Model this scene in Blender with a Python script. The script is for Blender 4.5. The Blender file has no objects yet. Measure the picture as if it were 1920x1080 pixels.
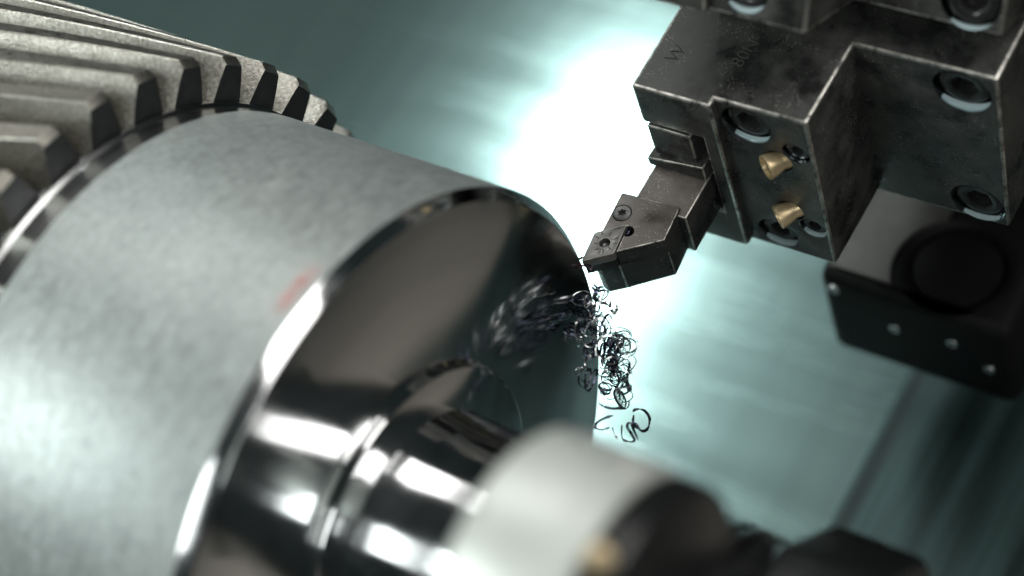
import bpy, bmesh, math, random
from mathutils import Matrix, Vector
random.seed(7)
S = 0.135                      # metres per unit: the turned body has a radius of 135 mm
PI = math.pi
sc = bpy.context.scene
COL = sc.collection
rad = math.radians

# ------------------------------------------------------------------ camera
RC = Matrix(((0.82217962, 0.54860117, 0.15184670), (0.29044977, -0.17489743, -0.94077086), (-0.48955040, 0.81758648, -0.30313819)))
CAM = Vector((2.748386, -4.220929, 2.349815))
FPX = 3636.83
cam = bpy.data.cameras.new('camera'); camo = bpy.data.objects.new('camera', cam); COL.objects.link(camo)
m = Matrix((RC[0], -RC[1], -RC[2])).transposed().to_4x4(); m.translation = CAM * S
camo.matrix_world = m
cam.sensor_width = 36; cam.lens = FPX * 36 / 1920; cam.clip_start = 0.01; cam.clip_end = 50
cam.dof.use_dof = True; cam.dof.focus_distance = 5.92 * S; cam.dof.aperture_fstop = 3.2; cam.dof.aperture_blades = 0
sc.camera = camo

# ------------------------------------------------------------------ world, lamps, exposure
w = bpy.data.worlds.new('World'); sc.world = w; w.use_nodes = True
bg = w.node_tree.nodes['Background']; bg.inputs[0].default_value = (.014, .020, .020, 1); bg.inputs[1].default_value = 1.0
sc.view_settings.view_transform = 'Standard'; sc.view_settings.look = 'None'; sc.view_settings.exposure = 0; sc.view_settings.gamma = 1
sc.cycles.use_denoising = True
sc.cycles.sample_clamp_indirect = 8
sc.cycles.max_bounces = 8

def area(name, loc, target, sx, sy, power, col, spread=180):
    l = bpy.data.lights.new(name, 'AREA'); l.shape = 'RECTANGLE'; l.size = sx * S; l.size_y = sy * S
    l.energy = power; l.color = col; l.spread = rad(spread)
    o = bpy.data.objects.new(name, l); COL.objects.link(o)
    d = (Vector(target) - Vector(loc)).normalized()
    x = Vector((1, 0, 0)); x = (x - d * x.dot(d)).normalized(); z = -d; y = z.cross(x)
    M = Matrix((x, y, z)).transposed().to_4x4(); M.translation = Vector(loc) * S
    o.matrix_world = M
    return o
# long work lamp of the machine, parallel to the spindle
area('work_lamp_strip', (-2.35, -1.6, 4.6), (-2.35, 0, 0), 4.6, 2.0, 1.45, (1, .99, .96))
area('work_lamp_strip', (3.4, -1.6, 4.6), (.4, -.3, .2), 5.4, 2.2, .95, (1, .98, .95), 90)
# lamp at the rear whose reflection shows in the slanted cover
area('rear_lamp', (-2.75, 1.25, 4.9), (-.9, 2.6, .0), .6, 3.6, .62, (.93, 1, 1), 42)
# bright door window on the operator's side
area('door_window_light', (-4.2, -7.2, 1.5), (0, 0, .2), 3.8, 3.0, 7.6, (.93, 1, .98))
area('door_window_light', (4.2, -7.2, 1.1), (.1, -.5, 0), 4.8, 3.4, .55, (.95, 1, .98), 56)

# ------------------------------------------------------------------ helpers
def tag(o, label=None, cat=None, group=None, kind=None):
    if label: o['label'] = label
    if cat: o['category'] = cat
    if group: o['group'] = group
    if kind: o['kind'] = kind
    return o
def empty(name, loc=(0, 0, 0)):
    o = bpy.data.objects.new(name, None); o.location = Vector(loc) * S; o.empty_display_size = .01
    COL.objects.link(o); return o
def put(o, parent):
    COL.objects.link(o)
    if parent:
        o.parent = parent
        bpy.context.view_layer.update()
        o.matrix_parent_inverse = parent.matrix_world.inverted()
    return o
def obj(name, bm, mats, parent=None, xf=None, smooth=35, fix=True):
    """bmesh in units of R (xf maps local to world R units) -> object in metres"""
    if xf: 
        for v in bm.verts: v.co = xf(v.co)
    for v in bm.verts: v.co *= S
    if fix: bmesh.ops.recalc_face_normals(bm, faces=bm.faces)
    me = bpy.data.meshes.new(name); bm.to_mesh(me); bm.free()
    for mt in (mats if isinstance(mats, (list, tuple)) else [mats]): me.materials.append(mt)
    if smooth:
        for p in me.polygons: p.use_smooth = True
        me.set_sharp_from_angle(angle=rad(smooth))
    return put(bpy.data.objects.new(name, me), parent)
def lathe(prof, seg=192, closed=False):
    """profile [(x, r)] round the X axis"""
    bm = bmesh.new(); rings = []
    for x, r in prof:
        if r < 1e-6: rings.append([bm.verts.new((x, 0, 0))]); continue
        rings.append([bm.verts.new((x, r * math.cos(2 * PI * k / seg), r * math.sin(2 * PI * k / seg))) for k in range(seg)])
    for a, b in zip(rings, rings[1:]):
        for k in range(seg):
            j = (k + 1) % seg
            if len(a) == 1 and len(b) == 1: continue
            if len(a) == 1: bm.faces.new((a[0], b[k], b[j]))
            elif len(b) == 1: bm.faces.new((a[k], b[0], a[j]))
            else: bm.faces.new((a[k], b[k], b[j], a[j]))
    return bm
def prism(poly, h0, h1):
    bm = bmesh.new()
    lo = [bm.verts.new((a, b, h0)) for a, b in poly]; hi = [bm.verts.new((a, b, h1)) for a, b in poly]
    bm.faces.new(lo[::-1]); bm.faces.new(hi)
    n = len(poly)
    for k in range(n): bm.faces.new((lo[k], lo[(k + 1) % n], hi[(k + 1) % n], hi[k]))
    return bm
def box(a0, a1, b0, b1, h0, h1): return prism([(a0, b0), (a1, b0), (a1, b1), (a0, b1)], h0, h1)
def bevel(bm, w, seg=2, ang=30, mat=0):
    bmesh.ops.recalc_face_normals(bm, faces=bm.faces)
    es = [e for e in bm.edges if len(e.link_faces) == 2 and e.calc_face_angle(0) > rad(ang) and e.is_convex]
    bmesh.ops.bevel(bm, geom=es, offset=w, offset_type='OFFSET', segments=seg, profile=.5, affect='EDGES', material=mat, clamp_overlap=True)
    return bm
def cyl(c, axis, r, length, seg=32, r2=None):
    """closed cylinder starting at c, along axis"""
    bm = bmesh.new(); ax = Vector(axis).normalized(); c = Vector(c)
    u = ax.orthogonal().normalized(); v = ax.cross(u); r2 = r if r2 is None else r2
    A = []; B = []
    for k in range(seg):
        t = 2 * PI * k / seg; d = u * math.cos(t) + v * math.sin(t)
        A.append(bm.verts.new(c + d * r)); B.append(bm.verts.new(c + ax * length + d * r2))
    bm.faces.new(A[::-1]); bm.faces.new(B)
    for k in range(seg): bm.faces.new((A[k], A[(k + 1) % seg], B[(k + 1) % seg], B[k]))
    return bm
def cut(bm, cutters):
    """boolean difference, returned as a new bmesh"""
    def mk(b):
        bmesh.ops.recalc_face_normals(b, faces=b.faces)
        me = bpy.data.meshes.new('temp'); b.to_mesh(me); b.free(); o = bpy.data.objects.new('temp', me); COL.objects.link(o); return o
    o = mk(bm); cs = []
    for c in cutters:
        k = mk(c); cs.append(k); md = o.modifiers.new('b', 'BOOLEAN'); md.operation = 'DIFFERENCE'; md.solver = 'EXACT'; md.object = k
    dg = bpy.context.evaluated_depsgraph_get(); me = o.evaluated_get(dg).to_mesh()
    out = bmesh.new(); out.from_mesh(me); o.evaluated_get(dg).to_mesh_clear()
    for x in cs + [o]: bpy.data.objects.remove(x)
    bmesh.ops.remove_doubles(out, verts=out.verts, dist=1e-5)
    bmesh.ops.dissolve_limit(out, angle_limit=rad(1), verts=out.verts, edges=out.edges)
    return out

# ------------------------------------------------------------------ materials
def nodes(name):
    mt = bpy.data.materials.new(name); mt.use_nodes = True; nt = mt.node_tree
    return mt, nt, nt.nodes['Principled BSDF']
def N(nt, t, **kw):
    n = nt.nodes.new(t)
    for k, v in kw.items():
        if k in n.inputs: n.inputs[k].default_value = v
        else: setattr(n, k, v)
    return n
def ramp(nt, src, stops):
    r = nt.nodes.new('ShaderNodeValToRGB'); nt.links.new(src, r.inputs[0]); e = r.color_ramp.elements
    while len(e) < len(stops): e.new(.5)
    for i, (p, c) in enumerate(stops):
        e[i].position = p; e[i].color = c if len(c) == 4 else (*c, 1)
    return r.outputs[0]
def g(v): return (v, v, v, 1)
def noise(nt, scale, detail=4, rough=.6, vec=None, stretch=None):
    tc = nt.nodes.new('ShaderNodeTexCoord'); src = tc.outputs['Object'] if vec is None else vec
    if stretch:
        mp = nt.nodes.new('ShaderNodeMapping'); mp.inputs['Scale'].default_value = stretch; nt.links.new(src, mp.inputs[0]); src = mp.outputs[0]
    n = N(nt, 'ShaderNodeTexNoise', Scale=scale, Detail=detail, Roughness=rough); nt.links.new(src, n.inputs['Vector'])
    return n.outputs['Fac']
def bump(nt, bs, h, strength, dist=.0005, prev=None):
    b = N(nt, 'ShaderNodeBump', Strength=strength, Distance=dist); nt.links.new(h, b.inputs['Height'])
    if prev: nt.links.new(prev, b.inputs['Normal'])
    nt.links.new(b.outputs[0], bs.inputs['Normal']); return b.outputs[0]
def simple(name, col, metal, rough, nscale=60, cvar=.25, rvar=.12, bmp=.0, stretch=None):
    mt, nt, bs = nodes(name); bs.inputs['Metallic'].default_value = metal
    n = noise(nt, nscale, 5, .65, stretch=stretch)
    lo = tuple(max(0, c * (1 - cvar)) for c in col); hi = tuple(min(1, c * (1 + cvar)) for c in col)
    nt.links.new(ramp(nt, n, [(.3, lo), (.7, hi)]), bs.inputs['Base Color'])
    n2 = noise(nt, nscale * .35, 4, .6, stretch=stretch)
    nt.links.new(ramp(nt, n2, [(.3, g(max(.02, rough - rvar))), (.7, g(rough + rvar))]), bs.inputs['Roughness'])
    if bmp: bump(nt, bs, n, bmp)
    return mt

def yz_polar(nt):
    tc = nt.nodes.new('ShaderNodeTexCoord'); sx = nt.nodes.new('ShaderNodeSeparateXYZ'); nt.links.new(tc.outputs['Object'], sx.inputs[0])
    cb = nt.nodes.new('ShaderNodeCombineXYZ'); nt.links.new(sx.outputs[1], cb.inputs[1]); nt.links.new(sx.outputs[2], cb.inputs[2])
    ln = N(nt, 'ShaderNodeVectorMath', operation='LENGTH'); nt.links.new(cb.outputs[0], ln.inputs[0])
    an = N(nt, 'ShaderNodeMath', operation='ARCTAN2'); nt.links.new(sx.outputs[2], an.inputs[0]); nt.links.new(sx.outputs[1], an.inputs[1])
    return sx.outputs[0], ln.outputs['Value'], an.outputs[0]

def mat_satin():        # satin ground outer surface of the body with a faint red marking smear
    mt, nt, bs = nodes('satin_steel'); bs.inputs['Metallic'].default_value = .45
    X, L, A = yz_polar(nt)
    cb = nt.nodes.new('ShaderNodeCombineXYZ'); ms = N(nt, 'ShaderNodeMath', operation='MULTIPLY'); ms.inputs[1].default_value = .022
    nt.links.new(A, ms.inputs[0]); nt.links.new(X, cb.inputs[0]); nt.links.new(ms.outputs[0], cb.inputs[1])
    big = noise(nt, 14, 4, .6); fine = noise(nt, 330, 4, .75); fine2 = noise(nt, 1500, 2, .6)
    br1 = N(nt, 'ShaderNodeTexNoise', Scale=420, Detail=4, Roughness=.7); nt.links.new(cb.outputs[0], br1.inputs['Vector'])
    c1 = ramp(nt, big, [(.3, (.42, .47, .46)), (.7, (.53, .58, .565))])
    c2 = ramp(nt, fine, [(.36, g(.70)), (.64, g(1.0))])
    mx = N(nt, 'ShaderNodeMix', data_type='RGBA', blend_type='MULTIPLY'); mx.inputs[0].default_value = 1
    nt.links.new(c1, mx.inputs[6]); nt.links.new(c2, mx.inputs[7])
    # red smear close to the rim: mask in X and angle, broken by noise
    def band(src, lo, hi, soft):
        a = N(nt, 'ShaderNodeMapRange', interpolation_type='SMOOTHSTEP'); a.inputs[1].default_value = lo - soft; a.inputs[2].default_value = lo + soft; nt.links.new(src, a.inputs[0])
        b = N(nt, 'ShaderNodeMapRange', interpolation_type='SMOOTHSTEP'); b.inputs[1].default_value = hi - soft; b.inputs[2].default_value = hi + soft; b.inputs[3].default_value = 1; b.inputs[4].default_value = 0; nt.links.new(src, b.inputs[0])
        mm = N(nt, 'ShaderNodeMath', operation='MULTIPLY'); nt.links.new(a.outputs[0], mm.inputs[0]); nt.links.new(b.outputs[0], mm.inputs[1]); return mm.outputs[0]
    r1 = band(X, -.066 * S, -.022 * S, .012 * S); r2 = band(A, rad(121.5), rad(130), rad(2.0))
    mm = N(nt, 'ShaderNodeMath', operation='MULTIPLY'); nt.links.new(r1, mm.inputs[0]); nt.links.new(r2, mm.inputs[1])
    m3 = N(nt, 'ShaderNodeMath', operation='MULTIPLY'); nt.links.new(mm.outputs[0], m3.inputs[0]); nt.links.new(ramp(nt, noise(nt, 190, 3), [(.3, g(.15)), (.62, g(.5))]), m3.inputs[1])
    red = N(nt, 'ShaderNodeMix', data_type='RGBA'); nt.links.new(m3.outputs[0], red.inputs[0]); nt.links.new(mx.outputs[2], red.inputs[6]); red.inputs[7].default_value = (.55, .12, .09, 1)
    bm_ = N(nt, 'ShaderNodeMix', data_type='RGBA', blend_type='MULTIPLY'); bm_.inputs[0].default_value = 1
    nt.links.new(red.outputs[2], bm_.inputs[6]); nt.links.new(ramp(nt, br1.outputs['Fac'], [(.3, g(.72)), (.7, g(1.0))]), bm_.inputs[7])
    nt.links.new(bm_.outputs[2], bs.inputs['Base Color'])
    nt.links.new(ramp(nt, br1.outputs['Fac'], [(.3, g(.36)), (.7, g(.54))]), bs.inputs['Roughness'])
    bump(nt, bs, fine, .25, .0004)
    return mt
def mat_mirror(name, col, rough, ringamp, smear, aniso=0):
    mt, nt, bs = nodes(name); bs.inputs['Metallic'].default_value = 1
    X, L, A = yz_polar(nt)
    cb = nt.nodes.new('ShaderNodeCombineXYZ'); nt.links.new(L, cb.inputs[0]); nt.links.new(X, cb.inputs[1])
    rings = N(nt, 'ShaderNodeTexNoise', Scale=700, Detail=3, Roughness=.7); nt.links.new(cb.outputs[0], rings.inputs['Vector'])
    wide = N(nt, 'ShaderNodeTexNoise', Scale=60, Detail=4, Roughness=.6); nt.links.new(cb.outputs[0], wide.inputs['Vector'])
    sm = noise(nt, 30, 5, .65)
    nt.links.new(ramp(nt, wide.outputs['Fac'], [(.3, tuple(c * .86 for c in col)), (.7, col)]), bs.inputs['Base Color'])
    nt.links.new(ramp(nt, sm, [(.35, g(rough)), (.7, g(rough + smear))]), bs.inputs['Roughness'])
    bump(nt, bs, rings.outputs['Fac'], ringamp, .0002)
    if aniso:
        tg = nt.nodes.new('ShaderNodeTangent'); tg.direction_type = 'RADIAL'; tg.axis = 'X'
        nt.links.new(tg.outputs[0], bs.inputs['Tangent']); bs.inputs['Anisotropic'].default_value = aniso; bs.inputs['Anisotropic Rotation'].default_value = .25
    return mt
def mat_oxide(name, base=(.022, .023, .022), tint=(.052, .053, .049), rough=.38, dust=.42):   # oily black oxide steel with stains and dust
    mt, nt, bs = nodes(name); bs.inputs['Metallic'].default_value = .35; bs.inputs['Specular IOR Level'].default_value = .32
    big = noise(nt, 62, 6, .62); mid = noise(nt, 260, 4, .6)
    v = N(nt, 'ShaderNodeTexVoronoi', Scale=800); tc = nt.nodes.new('ShaderNodeTexCoord'); nt.links.new(tc.outputs['Object'], v.inputs['Vector'])
    pick = noise(nt, 90, 2, .5)
    c = ramp(nt, big, [(.30, tuple(b * .7 for b in base)), (.42, tuple(b * 1.25 for b in base)), (.56, tint), (.74, tuple(t * 1.5 for t in tint))])
    d = ramp(nt, v.outputs['Distance'], [(.14, g(1)), (.26, g(0))]); pk = ramp(nt, pick, [(.48, g(0)), (.60, g(dust))])
    mm = N(nt, 'ShaderNodeMath', operation='MULTIPLY'); nt.links.new(d, mm.inputs[0]); nt.links.new(pk, mm.inputs[1])
    mx = N(nt, 'ShaderNodeMix', data_type='RGBA'); nt.links.new(mm.outputs[0], mx.inputs[0]); nt.links.new(c, mx.inputs[6]); mx.inputs[7].default_value = (.55, .52, .48, 1)
    nt.links.new(mx.outputs[2], bs.inputs['Base Color'])
    nt.links.new(ramp(nt, big, [(.38, g(rough - .2)), (.5, g(rough)), (.65, g(rough + .14))]), bs.inputs['Roughness'])
    bump(nt, bs, mid, .12, .0003)
    return mt
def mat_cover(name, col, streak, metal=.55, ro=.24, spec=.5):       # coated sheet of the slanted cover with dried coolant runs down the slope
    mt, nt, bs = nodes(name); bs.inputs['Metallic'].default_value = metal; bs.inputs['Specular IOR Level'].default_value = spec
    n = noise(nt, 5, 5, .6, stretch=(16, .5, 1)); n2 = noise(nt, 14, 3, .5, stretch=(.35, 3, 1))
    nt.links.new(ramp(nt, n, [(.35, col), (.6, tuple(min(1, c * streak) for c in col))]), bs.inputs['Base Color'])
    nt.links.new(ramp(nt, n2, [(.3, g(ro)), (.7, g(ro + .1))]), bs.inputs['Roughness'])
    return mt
M_SATIN = mat_satin()
M_FACE = mat_mirror('polished_face', (.68, .69, .69), .11, .12, .04, .95)
M_SHAFT = mat_mirror('polished_shaft', (.80, .81, .82), .05, .06, .12)
M_BAND = mat_mirror('turned_band', (.45, .46, .46), .20, .2, .10)
M_GEAR = simple('hobbed_steel', (.30, .288, .255), .95, .36, 700, .42, .10, .6)
M_GEARSHADE = simple('gear_shade_steel', (.05, .052, .052), .7, .45, 80, .3, .08, .2)  # shade of tooth gaps and tooth ends put into the colour
M_OXIDE = mat_oxide('black_oxide')
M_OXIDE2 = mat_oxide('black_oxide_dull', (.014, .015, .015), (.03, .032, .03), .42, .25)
def mat_worn():
    mt, nt, bs = nodes('worn_edge_steel'); bs.inputs['Metallic'].default_value = .9
    nt.links.new(ramp(nt, noise(nt, 170, 6, .7), [(.34, (.05, .05, .047)), (.50, (.42, .41, .38)), (.66, (.66, .64, .59))]), bs.inputs['Base Color'])
    nt.links.new(ramp(nt, noise(nt, 90, 4), [(.3, g(.22)), (.7, g(.42))]), bs.inputs['Roughness']); return mt
M_WORN = mat_worn()
M_HOLDER = mat_oxide('brown_oxide_holder', (.060, .052, .047), (.10, .088, .08), .48, .35)
M_INSERT = mat_oxide('coated_carbide', (.07, .068, .066), (.12, .115, .11), .36, .2)
M_WETGLINT = simple('wet_glint_steel', (.55, .60, .62), 1.0, .14, 160, .3, .06)
M_GLINT = simple('pale_glint', (.40, .50, .52), 0, .12, 60, .1, .03)  # pale tone of the painted rim glints
M_BOLT = simple('black_bolt', (.03, .03, .03), .5, .22, 120, .3, .08)
M_BRASS = simple('brass', (.60, .47, .28), .65, .36, 110, .25, .1, .1)
M_CHIP = simple('blued_chip_steel', (.075, .085, .12), 1.0, .18, 200, .5, .08)
M_CHIPB = simple('bright_chip_steel', (.62, .63, .64), 1.0, .14, 200, .2, .06)
M_CHIPH = simple('heat_tinted_chip', (.45, .28, .34), 1.0, .2, 200, .3, .06)
M_SLEEVE = simple('satin_sleeve', (.62, .65, .61), .3, .42, 40, .10, .06, .05)
M_BLACK = simple('black_gloss', (.012, .013, .013), .2, .24, 50, .3, .08)
M_BLACKR = simple('black_rough', (.006, .006, .006), .0, .6, 50, .3, .08)
M_BLACKR.node_tree.nodes['Principled BSDF'].inputs['Specular IOR Level'].default_value = .15
M_LITGREY = simple('lit_grey', (.11, .11, .10), .3, .5, 30, .3, .08)
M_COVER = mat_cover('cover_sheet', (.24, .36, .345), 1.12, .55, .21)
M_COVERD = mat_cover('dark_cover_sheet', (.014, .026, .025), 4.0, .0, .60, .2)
M_REFLECT = mat_cover('brown_reflector_sheet', (.52, .46, .41), 1.2, .1, .5)

# ------------------------------------------------------------------ setting: slanted way cover behind the work
nrm = Vector((0, -1, 1)).normalized(); slope = Vector((0, -1, -1)).normalized()
def sheet(name, x0, x1, off, s0, s1, th, mat):
    """sheet on the 45 degree slant: x, distance down the slope s, offset along the normal"""
    bm = box(x0, x1, s0, s1, -th, 0); bevel(bm, .003, 2)
    o = obj(name, bm, mat, None)
    M = Matrix((Vector((1, 0, 0)), slope, slope.cross(Vector((1, 0, 0))) * -1)).transposed()
    M = Matrix(((1, 0, 0), tuple(slope), tuple(nrm))).transposed().to_4x4(); M.translation = nrm * off * S
    o.matrix_world = M; tag(o, kind='structure'); return o
tag(sheet('way_cover', -9, .40, -2.0, -5, 5, .10, M_COVER), 'pale teal slanted sheet metal cover behind the workpiece')
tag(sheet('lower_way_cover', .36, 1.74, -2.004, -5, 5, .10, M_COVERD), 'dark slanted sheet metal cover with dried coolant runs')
tag(sheet('reflector_sheet', 1.70, 6, -2.008, -5, 5, .10, M_REFLECT), 'brown grey sheet added out of view for the end face to reflect')  # unseen sheet added to put a warm tone in the end face's reflection

# ------------------------------------------------------------------ workpiece: gear shaft
gs = tag(empty('gear_shaft'), 'steel helical gear shaft with polished end face turning in the lathe', 'gear shaft')
obj('gear_body', lathe([(-2.4, 0), (-2.4, .99), (-.955, .99), (-.94, .975), (-.94, .9)], 192), M_GEARSHADE, gs)
obj('collar', lathe([(-.945, .93), (-.945, .985), (-.930, 1.004), (-.915, 1.004), (-.906, .994), (-.83, .9985)], 256), M_BAND, gs)
tag(obj('body', lathe([(-.83, .96), (-.83, .9995), (-.815, 1.0), (-.004, 1.0), (0, .9975), (0, .96)], 256), M_SATIN, gs), 'satin grey cylinder with a faint red smear by its rim')
obj('chamfer_ring', lathe([(-.002, .998), (.001, .9965), (.006, .992), (.028, .972), (.033, .966), (.033, .94)], 256), M_SHAFT, gs)
tag(obj('end_face', lathe([(.031, .968), (.034, .962), (.034, .54), (.034, .49)], 256), M_FACE, gs), 'mirror polished end face')
obj('hub', lathe([(.03, .512), (.036, .507), (.041, .501), (.060, .498), (.067, .494), (.070, .486), (.070, .35)], 192), M_FACE, gs)
obj('shaft', lathe([(.06, .374), (.074, .371), (.085, .367), (.16, .366), (.97, .366), (.985, .355), (.985, 0)], 160), M_SHAFT, gs)

HEL = -16.5; NT = 38
def tooth_mesh():
    bm = bmesh.new(); rt = 1.136; prof = [(.975, 4.1), (1.0, 3.7), (1.035, 3.2), (1.075, 2.65), (1.115, 2.05), (1.132, 1.75), (1.136, 1.5)]
    pts = [(r, -a) for r, a in prof] + [(r, a) for r, a in reversed(prof)]
    xs = [-.935, -.952] + [-.952 - 1.35 * k / 9 for k in range(1, 10)]; rings = []
    for i, x in enumerate(xs):
        ring = []
        for r, a in pts:
            if i == 0: r = min(r, 1.112) if r > 1.1 else r; a *= .93
            th = rad(a + HEL * (x + .95)); ring.append(bm.verts.new((x, r * math.cos(th), r * math.sin(th))))
        rings.append(ring)
    n = len(pts)
    for a, b in zip(rings, rings[1:]):
        for k in range(n): bm.faces.new((a[k], a[(k + 1) % n], b[(k + 1) % n], b[k]))
    f = bm.faces.new(rings[0][::-1]); f.material_index = 1; bm.faces.new(rings[-1])  # front end face coloured dark for its shade
    return bm
t0 = obj('tooth', tooth_mesh(), [M_GEAR, M_GEARSHADE], gs, smooth=25)
for k in range(NT):
    o = t0 if k == 0 else bpy.data.objects.new('tooth', t0.data)
    if k: COL.objects.link(o); o.parent = gs
    o.rotation_euler = (rad(92.4 + 360 / NT * k), 0, 0)

# ------------------------------------------------------------------ tailstock centre on the shaft axis
tc = tag(empty('tailstock_center', (1.2, 0, 0)), 'black tailstock centre with faceted nut behind the blurred grey sleeve', 'lathe centre')
obj('nose', lathe([(.98, .30), (.98, .355), (.99, .362), (1.02, .362), (1.025, .34), (1.05, .34), (1.055, .362), (1.135, .362)], 128), M_BLACK, tc)
def nut():
    bm = lathe([(1.13, .32), (1.13, .40), (1.16, .45), (1.41, .45), (1.45, .40), (1.45, .32)], 8)
    for v in bm.verts:
        a = rad(14); y, z = v.co.y, v.co.z; v.co.y = y * math.cos(a) - z * math.sin(a); v.co.z = y * math.sin(a) + z * math.cos(a)
    return bevel(bm, .018, 3, 25)
obj('nut', nut(), M_BLACK, tc)
obj('quill', lathe([(1.44, .3), (1.44, .36), (2.1, .36), (2.1, 0)], 128), M_BLACK, tc)

# ------------------------------------------------------------------ pale sleeve in the foreground, beside the shaft
FS = Vector((0, -1.013, .564))
fs = tag(empty('coolant_sleeve', (1.08, FS.y, FS.z)), 'pale grey cylindrical sleeve with black end ring in front of the shaft', 'sleeve')
fx = lambda p: p + FS
obj('sleeve', lathe([(.940, 0), (.940, .300), (.945, .314), (.955, .323), (.968, .327), (1.195, .327), (1.208, .323), (1.213, .316), (1.213, .2)], 160), M_SLEEVE, fs, fx)
obj('end_ring', lathe([(1.211, .2), (1.219, .308), (1.224, .320), (1.275, .320), (1.288, .312), (1.295, .296), (1.295, .0)], 160), M_BLACK, fs, fx)
obj('mounting_rod', bevel(cyl(Vector((1.08, 0, -.28)), (.1, -.05, -1), .12, 1.6, 40), .01, 2), M_BLACK, fs, fx)
ga = rad(135); gd = Vector((0, math.cos(ga), math.sin(ga)))
obj('grease_fitting', bevel(cyl(Vector((1.25, 0, 0)) + gd * .308, gd, .030, .030, 20, .026), .006, 2), M_BRASS, fs, fx)
gd = Vector((0, math.cos(ga), math.sin(ga)))
obj('set_screw', bevel(cyl(Vector((.975, 0, 0)) + gd * .320, gd, .012, .014, 16, .008), .003, 2), M_SHAFT, fs, fx)  # small bright stub added for a round glint on the sleeve

# ------------------------------------------------------------------ tool frame
E1 = Vector((.99941724, .03160878, -.0128868)); E2 = Vector((-.01338735, .71023718, .70383516)); E3 = Vector((.03140005, -.70325247, .71024643))
TIP = Vector((.033 * 0, .74895572, .66262005))
CB, CH = 2.439, -.016
def TW(p): return TIP + E1 * p[0] + E2 * p[1] + E3 * p[2]
def station(deg):
    c, s = math.cos(rad(deg)), math.sin(rad(deg))
    def f(p):
        b, h = p[1] - CB, p[2] - CH
        return TW((p[0], CB + c * b - s * h, CH + s * b + c * h))
    return f
def hexbolt(c, r, depth=.03, seg=48):
    """socket head screw, axis along -b, top at c"""
    bm = bmesh.new()
    def ring(rf, b): 
        return [bm.verts.new((c[0] + rf(t) * math.cos(t), b, c[2] + rf(t) * math.sin(t))) for t in [2 * PI * k / seg for k in range(seg)]]
    hexr = lambda t: .56 * r * math.cos(PI / 6) / math.cos(((t + .2) % (PI / 3)) - PI / 6)
    b = c[1]
    rs = [ring(lambda t: r, b + depth), ring(lambda t: r, b + .16 * r), ring(lambda t: .97 * r, b + .06 * r), ring(lambda t: .88 * r, b),
          ring(lambda t: .66 * r, b), ring(lambda t: hexr(t) * 1.04, b + .04 * r), ring(hexr, b + .10 * r), ring(hexr, b + .5 * r)]
    for a, d in zip(rs, rs[1:]):
        for k in range(seg): bm.faces.new((a[k], a[(k + 1) % seg], d[(k + 1) % seg], d[k]))
    bm.faces.new(rs[-1]); return bm
PLAN = [(.03, .43), (.293, .432), (.293, .465), (.588, .467), (.595, .775), (1.033, .78), (1.033, 1.42), (.03, 1.42)]
BOLTS = [((.382, .465, .268), .070), ((.398, .465, -.290), .060), ((.921, .778, .266), .078), ((.934, .778, -.292), .078)]
SETS = [((.532, .465, .192), .038), ((.533, .465, -.198), .040)]
NOZ = [((.466, .465, .126), .042, (-.55, -.80, .10)), ((.466, .465, -.132), .041, (-.60, -.76, -.05))]
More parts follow.
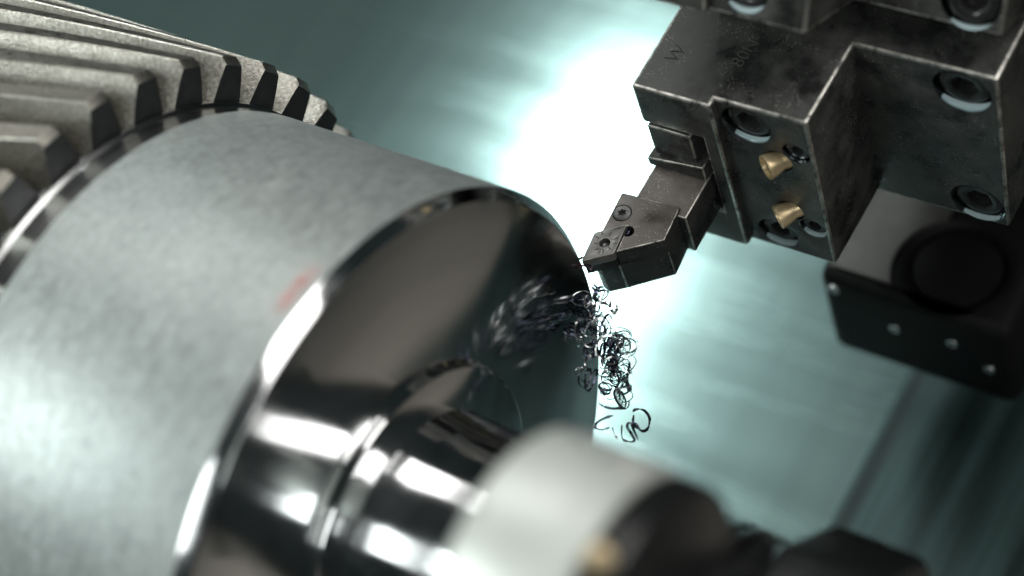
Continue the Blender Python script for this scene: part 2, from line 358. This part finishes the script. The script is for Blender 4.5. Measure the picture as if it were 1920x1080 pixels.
def holder(name, deg, label, slot):
    xf = station(deg); root = empty(name, TW((.5, 1.0, 0)) if deg == 0 else xf((.5, 1.0, 0)))
    tag(root, label, 'tool holder')
    bm = prism(PLAN, -.375, .36); cutters = []
    if slot: cutters.append(box(-.1, .236, .3, .86, -.202, .182))
    bm = cut(bm, cutters) if cutters else bm
    bevel(bm, .0095, 2, 30, 1)
    cs = [cyl((c[0], c[1] - .06, c[2]), (0, 1, 0), r * 1.16, .06 + .055, 40) for c, r in BOLTS + SETS] + [cyl((c[0], c[1] - .06, c[2]), (0, 1, 0), r * 1.1, .14, 36) for c, r, d in NOZ]
    bm = cut(bm, cs)
    bmesh.ops.recalc_face_normals(bm, faces=bm.faces)
    for f in bm.faces:      # wet counterbore walls, light metal colour put in for their glints
        md = f.calc_center_median()
        for c, r in BOLTS + SETS:
            if abs(f.normal.y) < .3 and c[1] - .02 < md.y < c[1] + .07 and abs(math.hypot(md.x - c[0], md.z - c[2]) - r * 1.16) < .01: f.material_index = 2
    es = []
    for e in bm.edges:      # soften the mouths of the counterbores
        if len(e.link_faces) == 2 and e.calc_face_angle(0) > rad(60):
            md = (e.verts[0].co + e.verts[1].co) / 2
            for c, r in BOLTS + SETS + [(c, r * .95) for c, r, d in NOZ]:
                if abs(md.y - c[1]) < .02 and abs(math.hypot(md.x - c[0], md.z - c[2]) - r * 1.16) < .006: es.append(e); break
    if es: bmesh.ops.bevel(bm, geom=es, offset=.008, offset_type='OFFSET', segments=3, profile=.5, affect='EDGES', clamp_overlap=True, material=2)
    obj('body', bm, [M_OXIDE, M_WORN, M_WETGLINT], root, xf, smooth=28)
    for c, r in BOLTS: obj('bolt', hexbolt((c[0], c[1] + .016, c[2]), r, .05), M_BOLT, root, xf, smooth=40)
    for c, r in SETS: obj('set_screw', hexbolt((c[0], c[1] + .012, c[2]), r, .05), M_BOLT, root, xf, smooth=40)
    for i, (c, r) in enumerate(BOLTS + SETS):  # pale crescents added for the coolant film's bright reflection on the rims
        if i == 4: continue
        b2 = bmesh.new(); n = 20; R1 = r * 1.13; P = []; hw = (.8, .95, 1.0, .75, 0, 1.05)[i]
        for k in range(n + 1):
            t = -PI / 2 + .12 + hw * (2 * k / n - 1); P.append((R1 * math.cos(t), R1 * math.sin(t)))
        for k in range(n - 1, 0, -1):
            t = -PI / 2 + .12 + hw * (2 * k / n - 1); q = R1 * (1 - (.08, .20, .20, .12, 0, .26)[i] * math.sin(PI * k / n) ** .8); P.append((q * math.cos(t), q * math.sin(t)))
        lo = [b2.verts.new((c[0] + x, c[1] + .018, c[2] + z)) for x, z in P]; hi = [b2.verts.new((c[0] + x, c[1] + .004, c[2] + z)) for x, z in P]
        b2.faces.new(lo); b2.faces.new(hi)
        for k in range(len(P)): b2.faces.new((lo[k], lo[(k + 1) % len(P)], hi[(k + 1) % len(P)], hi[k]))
        tag(obj('coolant_glint', b2, M_GLINT, root, xf, smooth=30), 'pale crescent painted as the glint in the wet counterbore')
    for c, r, d in NOZ:
        d = Vector(d).normalized(); u = d.orthogonal().normalized(); v = d.cross(u); p0 = Vector(c) + Vector((.008, .010, 0)); b2 = bmesh.new(); seg = 32; rings = []
        for s, q in ((-.075, .55), (-.045, .60), (-.010, .66), (.004, .60), (.010, .62), (.030, .74), (.052, .82), (.058, .80), (.058, .66), (.046, .62), (.045, .66), (.034, .64), (.033, .56), (.0, .50), (.0, 0)):
            if q == 0: rings.append([b2.verts.new(p0 + d * s)]); continue
            rings.append([b2.verts.new(p0 + d * s + (u * math.cos(2 * PI * k / seg) + v * math.sin(2 * PI * k / seg)) * r * q * 1.18) for k in range(seg)])
        for a, b in zip(rings, rings[1:]):
            for k in range(seg):
                if len(b) == 1: b2.faces.new((a[k], a[(k + 1) % seg], b[0]))
                else: b2.faces.new((a[k], a[(k + 1) % seg], b[(k + 1) % seg], b[k]))
        tag(obj('coolant_nozzle', b2, M_BRASS, root, xf), 'brass coolant nozzle')
    return root, xf
th, xf0 = holder('tool_holder', 0, 'black steel turret tool holder clamping the turning tool, brass coolant nozzles in front', True)
obj('wedge_clamp', bevel(prism([(.046, .424), (.196, .424), (.196, .80), (.046, .80)], .034, .176), .006, 2, 30, 1), [M_OXIDE, M_WORN], th, TW)
sb = bmesh.new()
vs = [sb.verts.new(q) for q in ((.020, .408, -.016), (.224, .408, -.016), (.224, .408, .052), (.020, .408, .018), (.020, .80, -.016), (.224, .80, -.016), (.224, .80, .052), (.020, .80, .018))]
for f in ((0, 1, 2, 3), (4, 5, 6, 7), (0, 1, 5, 4), (1, 2, 6, 5), (2, 3, 7, 6), (3, 0, 4, 7)): sb.faces.new([vs[i] for i in f])
obj('clamp_strip', bevel(sb, .005, 2, 30, 1), [M_OXIDE, M_WORN], th, TW)
upper, xfu = holder('tool_holder', -30, 'oily black steel tool holder on the next turret face, above the turning tool', True)

# engraved marks on the holder's top face
def marking(txt, a, b, size, rot, mat):
    cu = bpy.data.curves.new('temp', 'FONT'); cu.body = txt; cu.size = size; cu.extrude = .0016; cu.fill_mode = 'BOTH'; cu.offset = -.0012 * size / .05
    o = bpy.data.objects.new('temp', cu); COL.objects.link(o); dg = bpy.context.evaluated_depsgraph_get()
    me = o.evaluated_get(dg).to_mesh(); bm = bmesh.new(); bm.from_mesh(me); o.evaluated_get(dg).to_mesh_clear(); bpy.data.objects.remove(o)
    c, s = math.cos(rot), math.sin(rot)
    for v in bm.verts: x, y, z = v.co; v.co = (a + c * x - s * y, b + s * x + c * y, .3605 + z)
    tag(obj('stamped_mark', bm, mat, th, TW, smooth=0), 'stamped letters')
marking('80N', .318, .592, .060, rad(84), M_LITGREY)
marking('W', .120, .545, .062, rad(80), M_OXIDE2)

# turret disc carrying the holders
td = tag(empty('turret_disc', TW((.5, CB, CH))), 'black twelve sided turret disc behind the tool holders', 'turret')
bm = bmesh.new(); ap = CB - 1.40; ro = ap / math.cos(PI / 12); A = []; B = []
for k in range(12):
    t = rad(15 + 30 * k); A.append(bm.verts.new((.06, CB - ro * math.cos(t), CH + ro * math.sin(t)))); B.append(bm.verts.new((1.6, CB - ro * math.cos(t), CH + ro * math.sin(t))))
bm.faces.new(A); bm.faces.new(B)
for k in range(12): bm.faces.new((A[k], A[(k + 1) % 12], B[(k + 1) % 12], B[k]))
obj('disc', bevel(bm, .012, 2), M_OXIDE2, td, TW)

# black bracket further back
br = tag(empty('turret_bracket', TW((.6, 1.1, -1.5))), 'black rounded bracket block below the tool holder, top coloured pale as lit', 'bracket')
bm = box(.297, 1.02, .75, 1.9, -1.5, -1.0); bm = cut(bm, [cyl((.74, .96, -1.25), (0, 0, 1), .16, .4, 48)])
bevel(bm, .05, 4, 50)
obj('block', bm, M_BLACKR, br, TW)
bm = prism([(.33, .80), (.64, .80), (.64, 1.86), (.33, 1.86)], -1.0, -.985); bm = cut(bm, [cyl((.74, .92, -1.25), (0, 0, 1), .215, .4, 48)])  # lit part of the top as a pale sheet; shaded part stays black
tag(obj('lit_top', bm, M_LITGREY, br, TW), 'pale grey sheet for the lit top, with a round bore')
obj('bore_liner', cyl((.74, .96, -1.25), (0, 0, 1), .155, .22, 48), M_BLACKR, br, TW)
for a, h in ((.36, -1.06), (.58, -1.20), (.80, -1.17), (.93, -1.27)):
    obj('screw', hexbolt((a, .742, h), .022, .03, 24), M_CHIPB, br, TW)

# ------------------------------------------------------------------ turning tool
tt = tag(empty('turning_tool', TW((.13, .4, -.2))), 'dark square shank turning tool cutting the workpiece rim', 'cutting tool')
head = prism([(.004, .118), (-.006, .277), (.194, .288), (.205, .164), (.083, .072), (.075, .172)], -.075, -.005)
low = prism([(.008, .040), (-.002, .12), (-.006, .277), (.194, .288), (.205, .164), (.083, .066), (.035, .030)], -.2, -.0745)
head = cut(head, [cyl((.033, .207, -.05), (0, 0, 1), .0315, .1, 32), cyl((.083, .153, -.06), (0, 0, 1), .0195, .1, 28)])
es = [e for e in head.edges if len(e.link_faces) == 2 and e.calc_face_angle(0) > rad(30) and abs(e.verts[0].co.z - e.verts[1].co.z) < .001 and e.verts[0].co.z > -.02 and e.calc_length() > .02]
bmesh.ops.bevel(head, geom=es, offset=.0035, offset_type='OFFSET', segments=2, profile=.5, affect='EDGES', material=1)
bmesh.ops.recalc_face_normals(head, faces=head.faces)
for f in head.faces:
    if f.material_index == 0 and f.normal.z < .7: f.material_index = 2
obj('head', head, [M_HOLDER, M_WORN, M_OXIDE2], tt, TW, smooth=28)
es = [e for e in low.edges if min(e.verts[0].co.z, e.verts[1].co.z) < -.19]
bmesh.ops.bevel(low, geom=es, offset=.003, offset_type='OFFSET', segments=2, profile=.5, affect='EDGES', material=1)
obj('head_base', low, [M_OXIDE2, M_WORN], tt, TW, smooth=28)
shk = bevel(box(.038, .225, .262, .84, -.2, -.018), .005, 2, 30, 1)
bmesh.ops.recalc_face_normals(shk, faces=shk.faces)
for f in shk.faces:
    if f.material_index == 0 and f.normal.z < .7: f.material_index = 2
obj('shank', shk, [M_HOLDER, M_WORN, M_OXIDE2], tt, TW, smooth=28)
def rhomb(o, k0=1.0, shrink=0.0):
    u1 = Vector((-.012, .110)); u2 = Vector((.082, .062)); c = (u1 + u2) / 2
    P = []
    cs = [Vector((0, 0)), u2, u1 + u2, u1]
    for i, q in enumerate(cs):      # nose radius
        q = c + (q - c) * (1 - shrink); pn = c + (cs[i - 1] - c) * (1 - shrink); nx = c + (cs[(i + 1) % 4] - c) * (1 - shrink)
        for t in (0, .5, 1):
            a = q + (pn - q).normalized() * .006; b = q + (nx - q).normalized() * .006
            P.append(tuple((a * (1 - t) ** 2 + q * 2 * t * (1 - t) + b * t * t) + Vector(o)))
    return P
ins = prism(rhomb((0, 0)), -.036, .001)
ins = cut(ins, [cyl((.037, .087, -.06), (0, 0, 1), .0175, .1, 28)]); bevel(ins, .0016, 2, 40, 1)
io = tag(obj('insert', ins, [M_INSERT, M_WORN], tt, TW, smooth=30), 'diamond shaped carbide insert')
for i in range(10):     # chip breaker dimples stand proud in a ring round the hole
    t = 2 * PI * i / 10 + .3; q = Vector((.037 + .030 * math.cos(t) + .008 * math.sin(2 * t), .087 + .034 * math.sin(t)))
    b2 = bmesh.new(); bmesh.ops.create_icosphere(b2, subdivisions=2, radius=1); c, s = math.cos(t), math.sin(t)
    for v in b2.verts: x, y, z = v.co.x * .0085, v.co.y * .0028, v.co.z * .0028; v.co = (q.x + c * x - s * y, q.y + s * x + c * y, .001 + z)
    obj('chip_breaker', b2, M_INSERT, io, TW)
obj('shim', prism(rhomb((0, 0), 1, .05), -.0735, -.037), M_BOLT, tt, TW)
obj('insert_pin', bevel(cyl((.037, .087, -.05), (0, 0, 1), .0125, .040, 20), .003, 2), M_BOLT, tt, TW)
scr = lathe([(-.03, .030), (-.004, .030), (0, .027), (0, .0125), (-.016, .0115), (-.016, 0)], 36)
for v in scr.verts:
    x, y, z = v.co; t = math.atan2(z, y); r = math.hypot(y, z)
    if r < .014: r *= 1 + .22 * math.cos(6 * t)
    v.co = (.033 + r * math.cos(t), .207 + r * math.sin(t), x - .003)
obj('clamp_screw', scr, M_WORN if False else M_INSERT, tt, TW, smooth=40)
obj('lever_pin', bevel(cyl((.085, .152, -.06), (-.3, .1, 1), .013, .045, 20), .003, 2), M_CHIP, tt, TW)

# ------------------------------------------------------------------ chips
def unproj(x, y, z):
    d = Vector(((x - 960) / FPX * z, (y - 540) / FPX * z, z)); return CAM + RC.transposed() @ d
def ribbon(r, turns, pitch, wd, th, seg=22, uncoil=0.0, wob=.15):
    bm = bmesh.new(); n = max(6, int(seg * turns)); rings = []; ph = random.random() * 6.28
    for i in range(n + 1):
        s = i / n; t = 2 * PI * turns * s; rr = r * (1 + uncoil * s + wob * math.sin(2.3 * t + ph))
        c = Vector((rr * math.cos(t), rr * math.sin(t), pitch * turns * s)); d = Vector((math.cos(t), math.sin(t), 0))
        tp = .35 + .65 * min(1, min(s, 1 - s) * 7)
        k = Vector((0, 0, 1)) * math.cos(.3) + d * math.sin(.3); k2 = d * math.cos(.3) - Vector((0, 0, 1)) * math.sin(.3)
        rings.append([bm.verts.new(c + k * wd * tp * a + k2 * th * b) for a, b in ((-.5, -.5), (.5, -.5), (.5, .5), (-.5, .5))])
    for a, b in zip(rings, rings[1:]):
        for k in range(4): bm.faces.new((a[k], a[(k + 1) % 4], b[(k + 1) % 4], b[k]))
    bm.faces.new(rings[0]); bm.faces.new(rings[-1][::-1])
    return bm
protos = []; SHAPE = []
for i in range(14):
    tn = random.choice((.55, .8, 1.2, 1.7, 2.2)); SHAPE.append('open hook' if tn < 1 else 'single ring' if tn < 1.5 else 'tight coil')
    bm = ribbon(random.uniform(.016, .030), tn, random.uniform(.010, .026), random.uniform(.005, .0085), .0022, uncoil=random.uniform(-.2, .5))
    bmesh.ops.translate(bm, verts=bm.verts, vec=-sum((v.co for v in bm.verts), Vector()) / len(bm.verts))
    protos.append(bm)
meshes = []
for i, bm in enumerate(protos):
    for v in bm.verts: v.co *= S
    me = bpy.data.meshes.new('chip'); bm.to_mesh(me); bm.free(); me.materials.append(M_CHIP if i % 4 else M_CHIPB)
    for p in me.polygons: p.use_smooth = True
    me.set_sharp_from_angle(angle=rad(40)); meshes.append(me)
LOOK = []
def chip(me, p, rot, sc_, label, group):
    o = bpy.data.objects.new('swarf_chip', me); COL.objects.link(o); o.location = p * S; o.rotation_euler = rot; o.scale = (sc_,) * 3
    tag(o, label, 'metal chip', group); return o
CL = ((1106, 560, 9, 14, 7, 'just under the insert tip'), (1112, 600, 17, 18, 20, 'in the tangle beside the workpiece rim'), (1122, 645, 17, 20, 20, 'in the tangle beside the workpiece rim'),
      (1164, 655, 10, 18, 7, 'on the tangle side away from the rim'), (1155, 705, 15, 22, 24, 'in the lower clump above the coiled spring chip'), (1165, 745, 9, 8, 4, 'hanging under the lower clump'),
      (1100, 690, 5, 12, 2, 'close to the rim below the tangle'), (1075, 622, 8, 10, 3, 'in front of the polished end face'))
for cx, cy, sx, sy, n, where in CL:
    for i in range(n):
        x = random.gauss(cx, sx); y = random.gauss(cy, sy); z = random.uniform(5.72, 5.98); k = random.randrange(len(meshes)); me = meshes[k]
        col_ = 'bright silver' if me.materials[0] is M_CHIPB else 'dark blued'
        chip(me, unproj(x, y, z), [random.uniform(0, 6.28) for _ in range(3)], random.uniform(.6, 1.15), '%s %s of swarf %s' % (col_, SHAPE[k], where), '%s %s chips %s' % (col_, SHAPE[k], where))
def strand(pts, z, wd, mat, label, name='swarf_chip', th=.0026):
    """a loose ribbon through picture points at one distance"""
    P = [unproj(x, y, z + dz) for x, y, dz in pts]; Q = []
    for i in range(len(P) - 1):
        p0 = P[max(0, i - 1)]; p1 = P[i]; p2 = P[i + 1]; p3 = P[min(len(P) - 1, i + 2)]
        for k in range(6):
            t = k / 6; Q.append(.5 * (2 * p1 + (p2 - p0) * t + (2 * p0 - 5 * p1 + 4 * p2 - p3) * t * t + (3 * p1 - p0 - 3 * p2 + p3) * t ** 3))
    Q.append(P[-1]); bm = bmesh.new(); rings = []; n = len(Q)
    for i, q in enumerate(Q):
        d = (Q[min(n - 1, i + 1)] - Q[max(0, i - 1)]).normalized(); ref = Vector((math.sin(i * .25), .6, math.cos(i * .25))); u = d.cross(ref).normalized(); v = d.cross(u)
        tp = .3 + .7 * min(1, min(i, n - 1 - i) / 4)
        rings.append([bm.verts.new(q + u * wd * tp * a + v * th * b) for a, b in ((-.5, -.5), (.5, -.5), (.5, .5), (-.5, .5))])
    for a, b in zip(rings, rings[1:]):
        for k in range(4): bm.faces.new((a[k], a[(k + 1) % 4], b[(k + 1) % 4], b[k]))
    bm.faces.new(rings[0]); bm.faces.new(rings[-1][::-1])
    cen = sum(Q, Vector()) / n
    o = obj(name, bm, mat, None, xf=lambda c: c - cen, smooth=40); o.location = cen * S
    return tag(o, label, 'metal chip')
strand([(1187, 772, 0), (1192, 768, .02), (1208, 770, .03), (1218, 785, .02), (1214, 804, 0), (1203, 808, -.02), (1188, 795, -.02), (1188, 778, 0)], 5.78, .009, M_CHIP, 'round open loop of blued swarf at the end of a coiled chip')
strand([(1166, 797, 0), (1168, 824, .02), (1190, 826, .03), (1176, 800, 0), (1183, 794, -.02), (1196, 823, 0), (1185, 797, .02), (1192, 795, 0), (1201, 807, 0)], 5.76, .008, M_CHIP, 'coiled zigzag spring of blued swarf above the tailstock sleeve')
strand([(1122, 756, 0), (1132, 762, .01), (1148, 766, 0), (1162, 764, -.02), (1168, 752, 0)], 5.70, .008, M_CHIP, 'long loose strand of dark swarf beneath the chip cluster')
strand([(1150, 779, 0), (1136, 783, .01), (1120, 792, .02), (1116, 801, .02), (1128, 806, 0), (1143, 801, 0)], 5.70, .009, M_CHIP, 'bent hairpin strand of dark swarf by the workpiece rim')
strand([(1148, 801, 0), (1153, 815, .01), (1160, 824, 0)], 5.72, .008, M_CHIPB, 'short bright swarf sliver beside the coiled zigzag chip')
strand([(1079, 493, 0), (1085, 487, 0), (1093, 482, .01)], 5.885, .010, M_CHIPB, 'pale swarf curl lying on the insert tip', th=.006)
strand([(1083, 503, 0), (1090, 499, -.01), (1100, 498, -.01), (1109, 501, 0), (1106, 506, .01)], 5.87, .010, M_CHIPH, 'purple heat tinted chip curling under the insert tip', th=.004)
strand([(1104, 690, 0), (1096, 684, .01), (1100, 672, .01), (1110, 666, 0)], 5.74, .013, M_CHIPB, 'wide bright swarf curl against the workpiece rim')
strand([(1080, 603, 0), (1090, 598, .01), (1102, 596, 0), (1110, 590, -.01)], 5.72, .010, M_CHIPB, 'straight bright swarf sliver crossing the face rim')
strand([(1062, 637, 0), (1070, 628, .01), (1086, 622, .01), (1100, 614, 0)], 5.72, .007, M_CHIP, 'black bent swarf sliver sticking out over the face')
strand([(1140, 545, 0), (1146, 560, .02), (1144, 575, .02), (1152, 588, .01), (1157, 575, 0), (1152, 562, 0)], 5.80, .009, M_CHIPB, 'pale translucent looking swarf loop near the tool head')
# chips resting on top of the foreground sleeve
for i in range(16):
    x = random.uniform(.98, 1.19); a = rad(random.gauss(84, 7)); r = .331
    chip(random.choice(meshes), Vector((x, FS.y + r * math.cos(a), FS.z + r * math.sin(a))), [random.uniform(0, 6.28) for _ in range(3)], random.uniform(.3, .5),
         'tiny swarf curl resting on top of the pale grey sleeve', 'chips resting on the sleeve')
